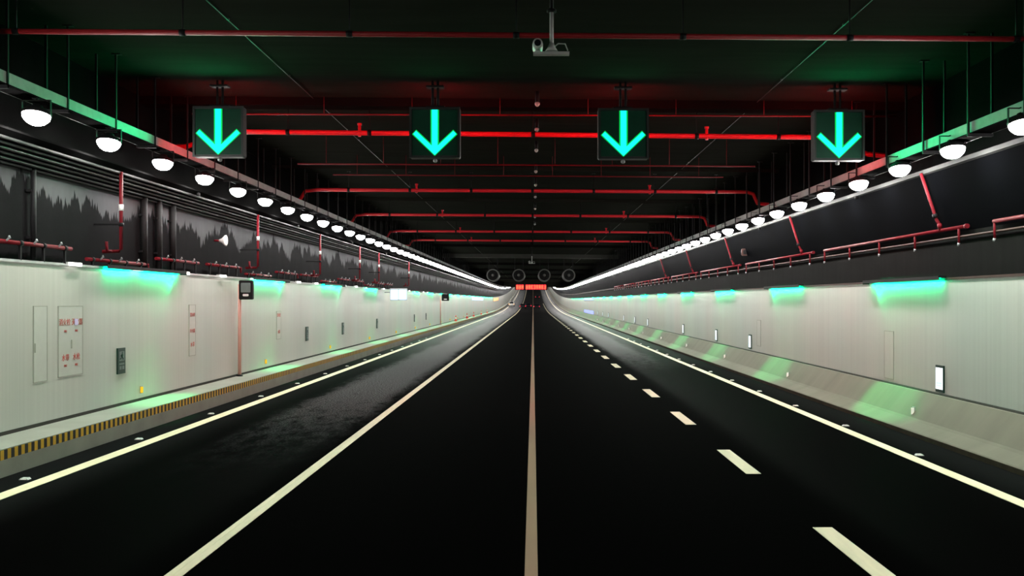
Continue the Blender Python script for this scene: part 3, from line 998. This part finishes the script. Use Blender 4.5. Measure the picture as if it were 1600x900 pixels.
# ------------------------------------------------------------------ wall cabinets, exit signs, delineators
def text_part(body, size, m, parent, y, z, name='lettering'):
    """lettering facing +X, on the left wall; y runs down the tunnel"""
    cu = bpy.data.curves.new(name, 'FONT'); cu.body = body; cu.size = size; cu.align_x = 'CENTER'; cu.align_y = 'CENTER'
    cu.extrude = 0.002
    o = bpy.data.objects.new(name, cu); COL.objects.link(o)
    dg = bpy.context.evaluated_depsgraph_get()
    me = bpy.data.meshes.new_from_object(o.evaluated_get(dg))
    COL.objects.unlink(o); bpy.data.objects.remove(o)
    me.materials.clear(); me.materials.append(m)
    # local x -> +Y, local y -> +Z, local z -> +X
    me.transform(Matrix(((0, 0, 1, 0), (1, 0, 0, 0), (0, 1, 0, 0), (0, 0, 0, 1))))
    q = bpy.data.objects.new(name, me); COL.objects.link(q); q.parent = parent; q.location = (.026, y, z)
    return q


def cabinet(d0, d1, z0, z1, label, texts=(), handle=None, s=1, x=XL):
    t = thing('wall_cabinet', label, 'cabinet', (x, (d0 + d1) / 2, 0))
    w = (d1 - d0) / 2
    e = .016
    b = MB()
    def bx(y0, y1, za, zb, xa, xb): b.box((min(xa * s, xb * s), y0, za), (max(xa * s, xb * s), y1, zb))
    bx(-w, w, z1 - e, z1, -.02, .012); bx(-w, w, z0, z0 + e, -.02, .012)
    bx(-w, -w + e * 1.5, z0 + e, z1 - e, -.02, .012); bx(w - e * 1.5, w, z0 + e, z1 - e, -.02, .012)
    b.build('frame', M['outline'], t)
    b = MB(); bx(-w + e * 1.5, w - e * 1.5, z0 + e, z1 - e, -.02, .010); door = b.build('door', M['panel_door'], t)
    if handle is not None:
        b = MB(); bx(handle - .015, handle + .015, (z0 + z1) / 2 - .16, (z0 + z1) / 2 + .02, .010, .022); b.build('handle', M['outline'], door)
    for (body, size, yy, zz, m) in texts:
        text_part(body, size, M[m], door, yy, zz).location.x = .0135
    return t, door


def zl(y, d): return EYE + (VPY - y) * d / F


cabinet(17.25, 17.75, zl(597, 17.5), zl(478, 17.5), 'pale narrow blank wall cabinet nearest the camera on the left wall', handle=-.2)
t, door = cabinet(18.15, 19.15, zl(588, 18.5), zl(478, 18.5), 'pale double wall cabinet with red lettering on the left wall',
                  (('消火栓', .15, -.25, 2.45, 'red_text'), ('灭火器', .15, .25, 2.45, 'red_text'),
                   ('水带', .15, -.22, 1.72, 'red_text'), ('水枪', .15, .22, 1.72, 'red_text')), handle=.02)
for (yy, zz, w) in ((-.22, 2.27, .14), (.22, 2.27, .2), (-.22, 1.56, .13), (.22, 1.56, .17)):
    text_part('FIRE', .07, M['red_text'], door, yy, zz, 'small_lettering').location.x = .0135
MB().box((.012, .14, 2.39), (.020, .28, 2.52)).build('sticker', M['lilac'], door)
cabinet(25.05, 25.55, zl(556, 25.3), zl(476, 25.3), 'slim wall cabinet with a column of red marks on the left wall',
        (('消火栓', .12, 0, 2.5, 'red_text'), ('灭火器', .12, 0, 2.05, 'red_text'), ('水带', .15, 0, 1.66, 'red_text')))
cabinet(33.6, 34.2, zl(530, 33.9), zl(486, 33.9), 'slim wall cabinet with red marks beyond the post sign on the left',
        (('消火栓', .15, 0, 2.35, 'red_text'), ('水带', .15, 0, 1.72, 'red_text')))
cabinet(22.6, 23.2, zl(592, 22.9), zl(517, 22.9), 'slim pale wall cabinet on the right wall left of the lit panel', s=-1, x=XR)
cabinet(35.8, 36.4, zl(541, 36.1), zl(500, 36.1), 'faint pale wall cabinet on the right wall beside the second lit panel', s=-1, x=XR)


def exit_panel(lit):
    s = -1 if lit else 1
    t = thing('exit_sign', '', 'sign')
    def bx(b, x0, x1, y0, y1, z0, z1): return b.box((min(x0 * s, x1 * s), y0, z0), (max(x0 * s, x1 * s), y1, z1))
    b = MB(); bx(b, -.02, .035, -.19, .19, -.30, .30); b.build('housing', M['exit_green'], t)
    if lit:
        b = MB(); bx(b, .035, .041, -.17, .17, -.235, .245); b.build('lit_face', M['lit_white'], t)
        b = MB(); bx(b, .041, .045, -.13, .13, -.115, -.075); bx(b, .041, .045, -.13, .13, -.17, -.14); b.build('mark', M['lit_cyan'], t)
    else:
        # running figure in a doorway over a small arrow
        b = MB()
        bx(b, .035, .040, -.13, .13, .0, .22)
        b.build('pictogram_field', M['exit_pale'], t)
        b = MB()
        b.lathe([(.025, .040), (.025, .045)], 10, 'x', (0, .02, .185))
        b.tube([(.043, .0, .16), (.043, -.01, .09)], .020, 6); b.tube([(.043, -.01, .09), (.043, .05, .06), (.043, .05, .02)], .011, 6)
        b.tube([(.043, -.01, .09), (.043, -.06, .05), (.043, -.1, .05)], .011, 6); b.tube([(.043, .0, .155), (.043, .06, .13)], .009, 6); b.tube([(.043, .0, .155), (.043, -.06, .12)], .009, 6)
        b.build('running_figure', M['exit_green'], t)
        b = MB(); bx(b, .035, .040, -.13, .13, -.09, -.05); bx(b, .035, .040, -.12, -.02, -.2, -.12); bx(b, .035, .040, .02, .12, -.2, -.12); b.build('mark', M['exit_pale'], t)
    return t


dl = [20.9, 38.1, 45.3, 55.2, 72.6, 80.5]
p = exit_panel(False)
for i, d in enumerate(dl):
    lab = '%s dark green unlit exit sign from the camera on the left wall' % ORD[i]
    loc = (XL, d, 1.50)
    if i == 0: p.location = loc; tag(p, lab, 'sign', 'exit signs on the left wall')
    else: dup(p, loc, lab, 'exit signs on the left wall')
dr = [20.0, 37.5, 44.4, 54.2, 71.0, 80.0, 89.7, 108.0, 117.0, 126.0]
p = exit_panel(True)
for i, d in enumerate(dr):
    lab = '%s glowing white guide panel from the camera on the right wall' % ORD[i]
    loc = (XR, d, 1.16 + .03 * (i > 0))
    if i == 0: p.location = loc; tag(p, lab, 'sign', 'lit guide panels on the right wall')
    else: dup(p, loc, lab, 'lit guide panels on the right wall')

for side, x, z, d0, step, m, n, colour in (('left', XL, .72, 22.0, 10.2, 'amber', 13, 'amber'), ('right', 8.62, .41, 20.3, 9.95, 'white_refl', 11, 'white')):
    p = None
    s = 1 if side == 'left' else -1
    for i in range(n):
        d = d0 + step * i
        where = 'low on the left wall' if side == 'left' else 'on the right concrete barrier'
        lab = '%s small %s reflector from the camera %s' % (ORD[i], colour, where)
        loc = (x, d, z)
        if p is None:
            p = thing('delineator', lab, 'reflector', loc, group='%s reflectors along the %s side' % (colour, side))
            b = MB(); b.box((min(-.02 * s, .015 * s), -.045, -.09), (max(-.02 * s, .015 * s), .055, .09)); b.build('base_plate', M['grey_metal'], p)
            b = MB(); b.box((min(.012 * s, .075 * s), -.055, -.075), (max(.012 * s, .075 * s), -.04, .075)); b.build('reflector', M[m], p)
        else:
            dup(p, loc, lab, '%s reflectors along the %s side' % (colour, side))

# post signs on the left
def post_sign(label, d, xo, w, h, zc, m_face, group=None):
    t = thing('post_sign', label, 'sign', (-9.50, d, .462), group=group)
    MB().tube([(0, 0, 0), (0, 0, zc - .462 + h * .3)], .055, 10).build('post', M['pink_post'], t)
    MB().lathe([(.11, 0), (.11, .02), (.06, .05)], 10).build('base_plate', M['dark_metal'], t)
    b = MB(); b.rbox((xo, -.08, zc - .462), (w, .14, h), .03); bo = b.build('sign_box', M['black'], t)
    b = MB(); b.rbox((xo, -.155, zc - .462 + h * .12), (w * .7, .012, h * .5), .02); b.build('screen', m_face, bo)
    b = MB(); b.rbox((xo, -.155, zc - .462 - h * .27), (w * .42, .014, h * .12), .02); b.build('plate', M['white'], bo)
    return t


post_sign('dark box sign on a salmon post against the left wall', 29.0, .245, .44, .62, 3.25, M['exit_pale'], 'post signs on the left')
post_sign('distant dark box sign against the left wall beyond the pale blue sign', 92.0, .5, .75, .7, 3.25, M['dark_metal'], 'post signs on the left')
d = 58.0
t = thing('display_sign', 'pale blue glowing display projecting from the top of the left wall', 'sign', (-8.72, d, 3.32))
MB().rbox((0, .08, 0), (1.12, .14, .78), .04).build('housing', M['pale_metal'], t)
for xx, w in ((-.26, .5), (.28, .5)):
    MB().rbox((xx, .0, -.02), (w, .02, .66), .03).build('lit_face', M['lit_blue'], t)
MB().box((-.95, .05, .1), (-.5, .11, .16)).build('arm', M['grey_metal'], t)

d = 156.0
t = thing('display_sign', 'long bluish lit panel on the top of the far left wall', 'sign', (XL, d, 3.25 + g(d)))
MB().box((.0, -16, -.3), (.05, 16, .3)).build('housing', M['pale_metal'], t)
MB().box((.05, -15.8, -.26), (.06, 15.8, .26)).build('lit_face', M['lit_blue'], t)
d = 232.0
t = thing('display_sign', 'long orange lit panel on the top of the far left wall', 'sign', (XL, d, 3.1 + g(d)))
ss = stations(-16, 16, 4)
MB().sweep([(.0, -.5), (.05, -.5), (.05, .4), (.0, .4)], [232 + q for q in ss]).build('housing', M['dark_metal'], t, (0, -232, -g(232)))
MB().sweep([(.05, -.45), (.06, -.45), (.06, .35), (.05, .35)], [232 + q for q in ss]).build('lit_face', M['lit_orange'], t, (0, -232, -g(232)))
d = 147.0
t = thing('reflection_panel', 'blue violet strip and glowing panel standing in for its reflection, far right wall', 'door', (XR, d, 0))
MB().box((-.05, -12, .84), (.0, 12, 1.35)).build('lower_panel', M['lit_violet'], t)  # glows in place of blue light reflected low on the wall
MB().box((-.05, -12, 3.0), (.0, 12, 3.34)).build('upper_panel', M['lit_violet'], t)

# cones on the left walkway
p = None
for i, d in enumerate((106.0, 124.0, 138.0, 158.0, 178.0)):
    lab = '%s red traffic cone from the camera on the far left walkway' % ORD[i]
    loc = (-9.15, d, .462 + g(d))
    if p is None:
        p = thing('traffic_cone', lab, 'cone', loc, group='traffic cones on the left walkway')
        MB().box((-.2, -.2, 0), (.2, .2, .04)).build('base', M['cone_red'], p)
        MB().lathe([(.15, .04), (.105, .3)], 12).build('cone_body', M['cone_red'], p)
        MB().lathe([(.106, .3), (.075, .48)], 12).build('white_band', M['white'], p)
        MB().lathe([(.075, .48), (.03, .74), (.01, .75)], 12).build('cone_tip', M['cone_red'], p)
    else:
        dup(p, loc, lab, 'traffic cones on the left walkway')

# distant vehicles
def car(paint, lamp):
    t = thing('car', '', 'car')
    side = [(-2.1, .35), (2.0, .35), (2.15, .7), (2.05, .92), (1.0, 1.0), (.35, 1.45), (-1.3, 1.48), (-2.05, 1.0), (-2.18, .6)]
    b = MB(); n = len(side)
    v0 = len(b.v)
    for xx, f in ((-.88, 1.0), (.88, 1.0)):
        for (yy, zz) in side: b.v.append((xx * (0.82 if zz > 1.2 else 1.0), yy, zz))
    b.face(list(range(n))); b.face([n + i for i in reversed(range(n))])
    for i in range(n): b.face([i, n + i, n + (i + 1) % n, (i + 1) % n])
    b.build('body', paint, t)
    b = MB(); v = [(-.66, -2.02, 1.06), (.66, -2.02, 1.06), (.58, -1.38, 1.44), (-.58, -1.38, 1.44)]
    b.v = [(x, y - .02, z + .01) for x, y, z in v]; b.face([0, 1, 2, 3])
    n = 4; b.v += [(x, y + .03, z - .02) for x, y, z in v]; b.face([7, 6, 5, 4])
    for i in range(4): b.face([i, 4 + i, 4 + (i + 1) % 4, (i + 1) % 4])
    b.build('rear_window', M['car_glass'], t)
    for xx in (-.8, .8):
        for yy in (-1.3, 1.35):
            MB().lathe([(.2, -.1), (.32, -.09), (.32, .09), (.2, .1)], 14, 'x', (xx, yy, .32)).build('wheel', M['tyre'], t)
        MB().box((xx - .14, -2.22, .72), (xx + .08 if xx > 0 else xx + .14, -2.08, .9)).build('tail_lamp', lamp, t)
    return t


p = car(M['car_dark'], M['tail'])
for i, (x, d, lab) in enumerate(((-3.0, 262, 'dark distant car with red tail lamps left of the centre line'),
                                 (-1.4, 268, 'dark distant car with red tail lamps just left of the centre line'),
                                 (1.0, 258, 'dark distant car with red tail lamps right of the centre line'),
                                 (1.9, 395, 'farthest dark car with red lamps under the red message board'))):
    loc = (x, d, g(d) + .003)
    rx = math.atan((d - 180) / 6000)
    if i == 0: p.location = loc; tag(p, lab, 'car', 'distant cars'); c = p
    else: c = dup(p, loc, lab, 'distant cars')
    c.rotation_euler = (rx, 0, 0)
M['amber_lamp'] = mat('amber lamp', (0.6, 0.3, 0.05), 0.4, 0.4, emit=(1.0, 0.42, 0.12), strength=2.5)
p = car(M['car_white'], M['amber_lamp']); d = 292
p.location = (-7.2 + .2, d, g(d) + .003); p.rotation_euler = (math.atan((d - 180) / 6000), 0, 0)
tag(p, 'white distant car with amber lamps on the far left lane', 'car', 'distant cars')
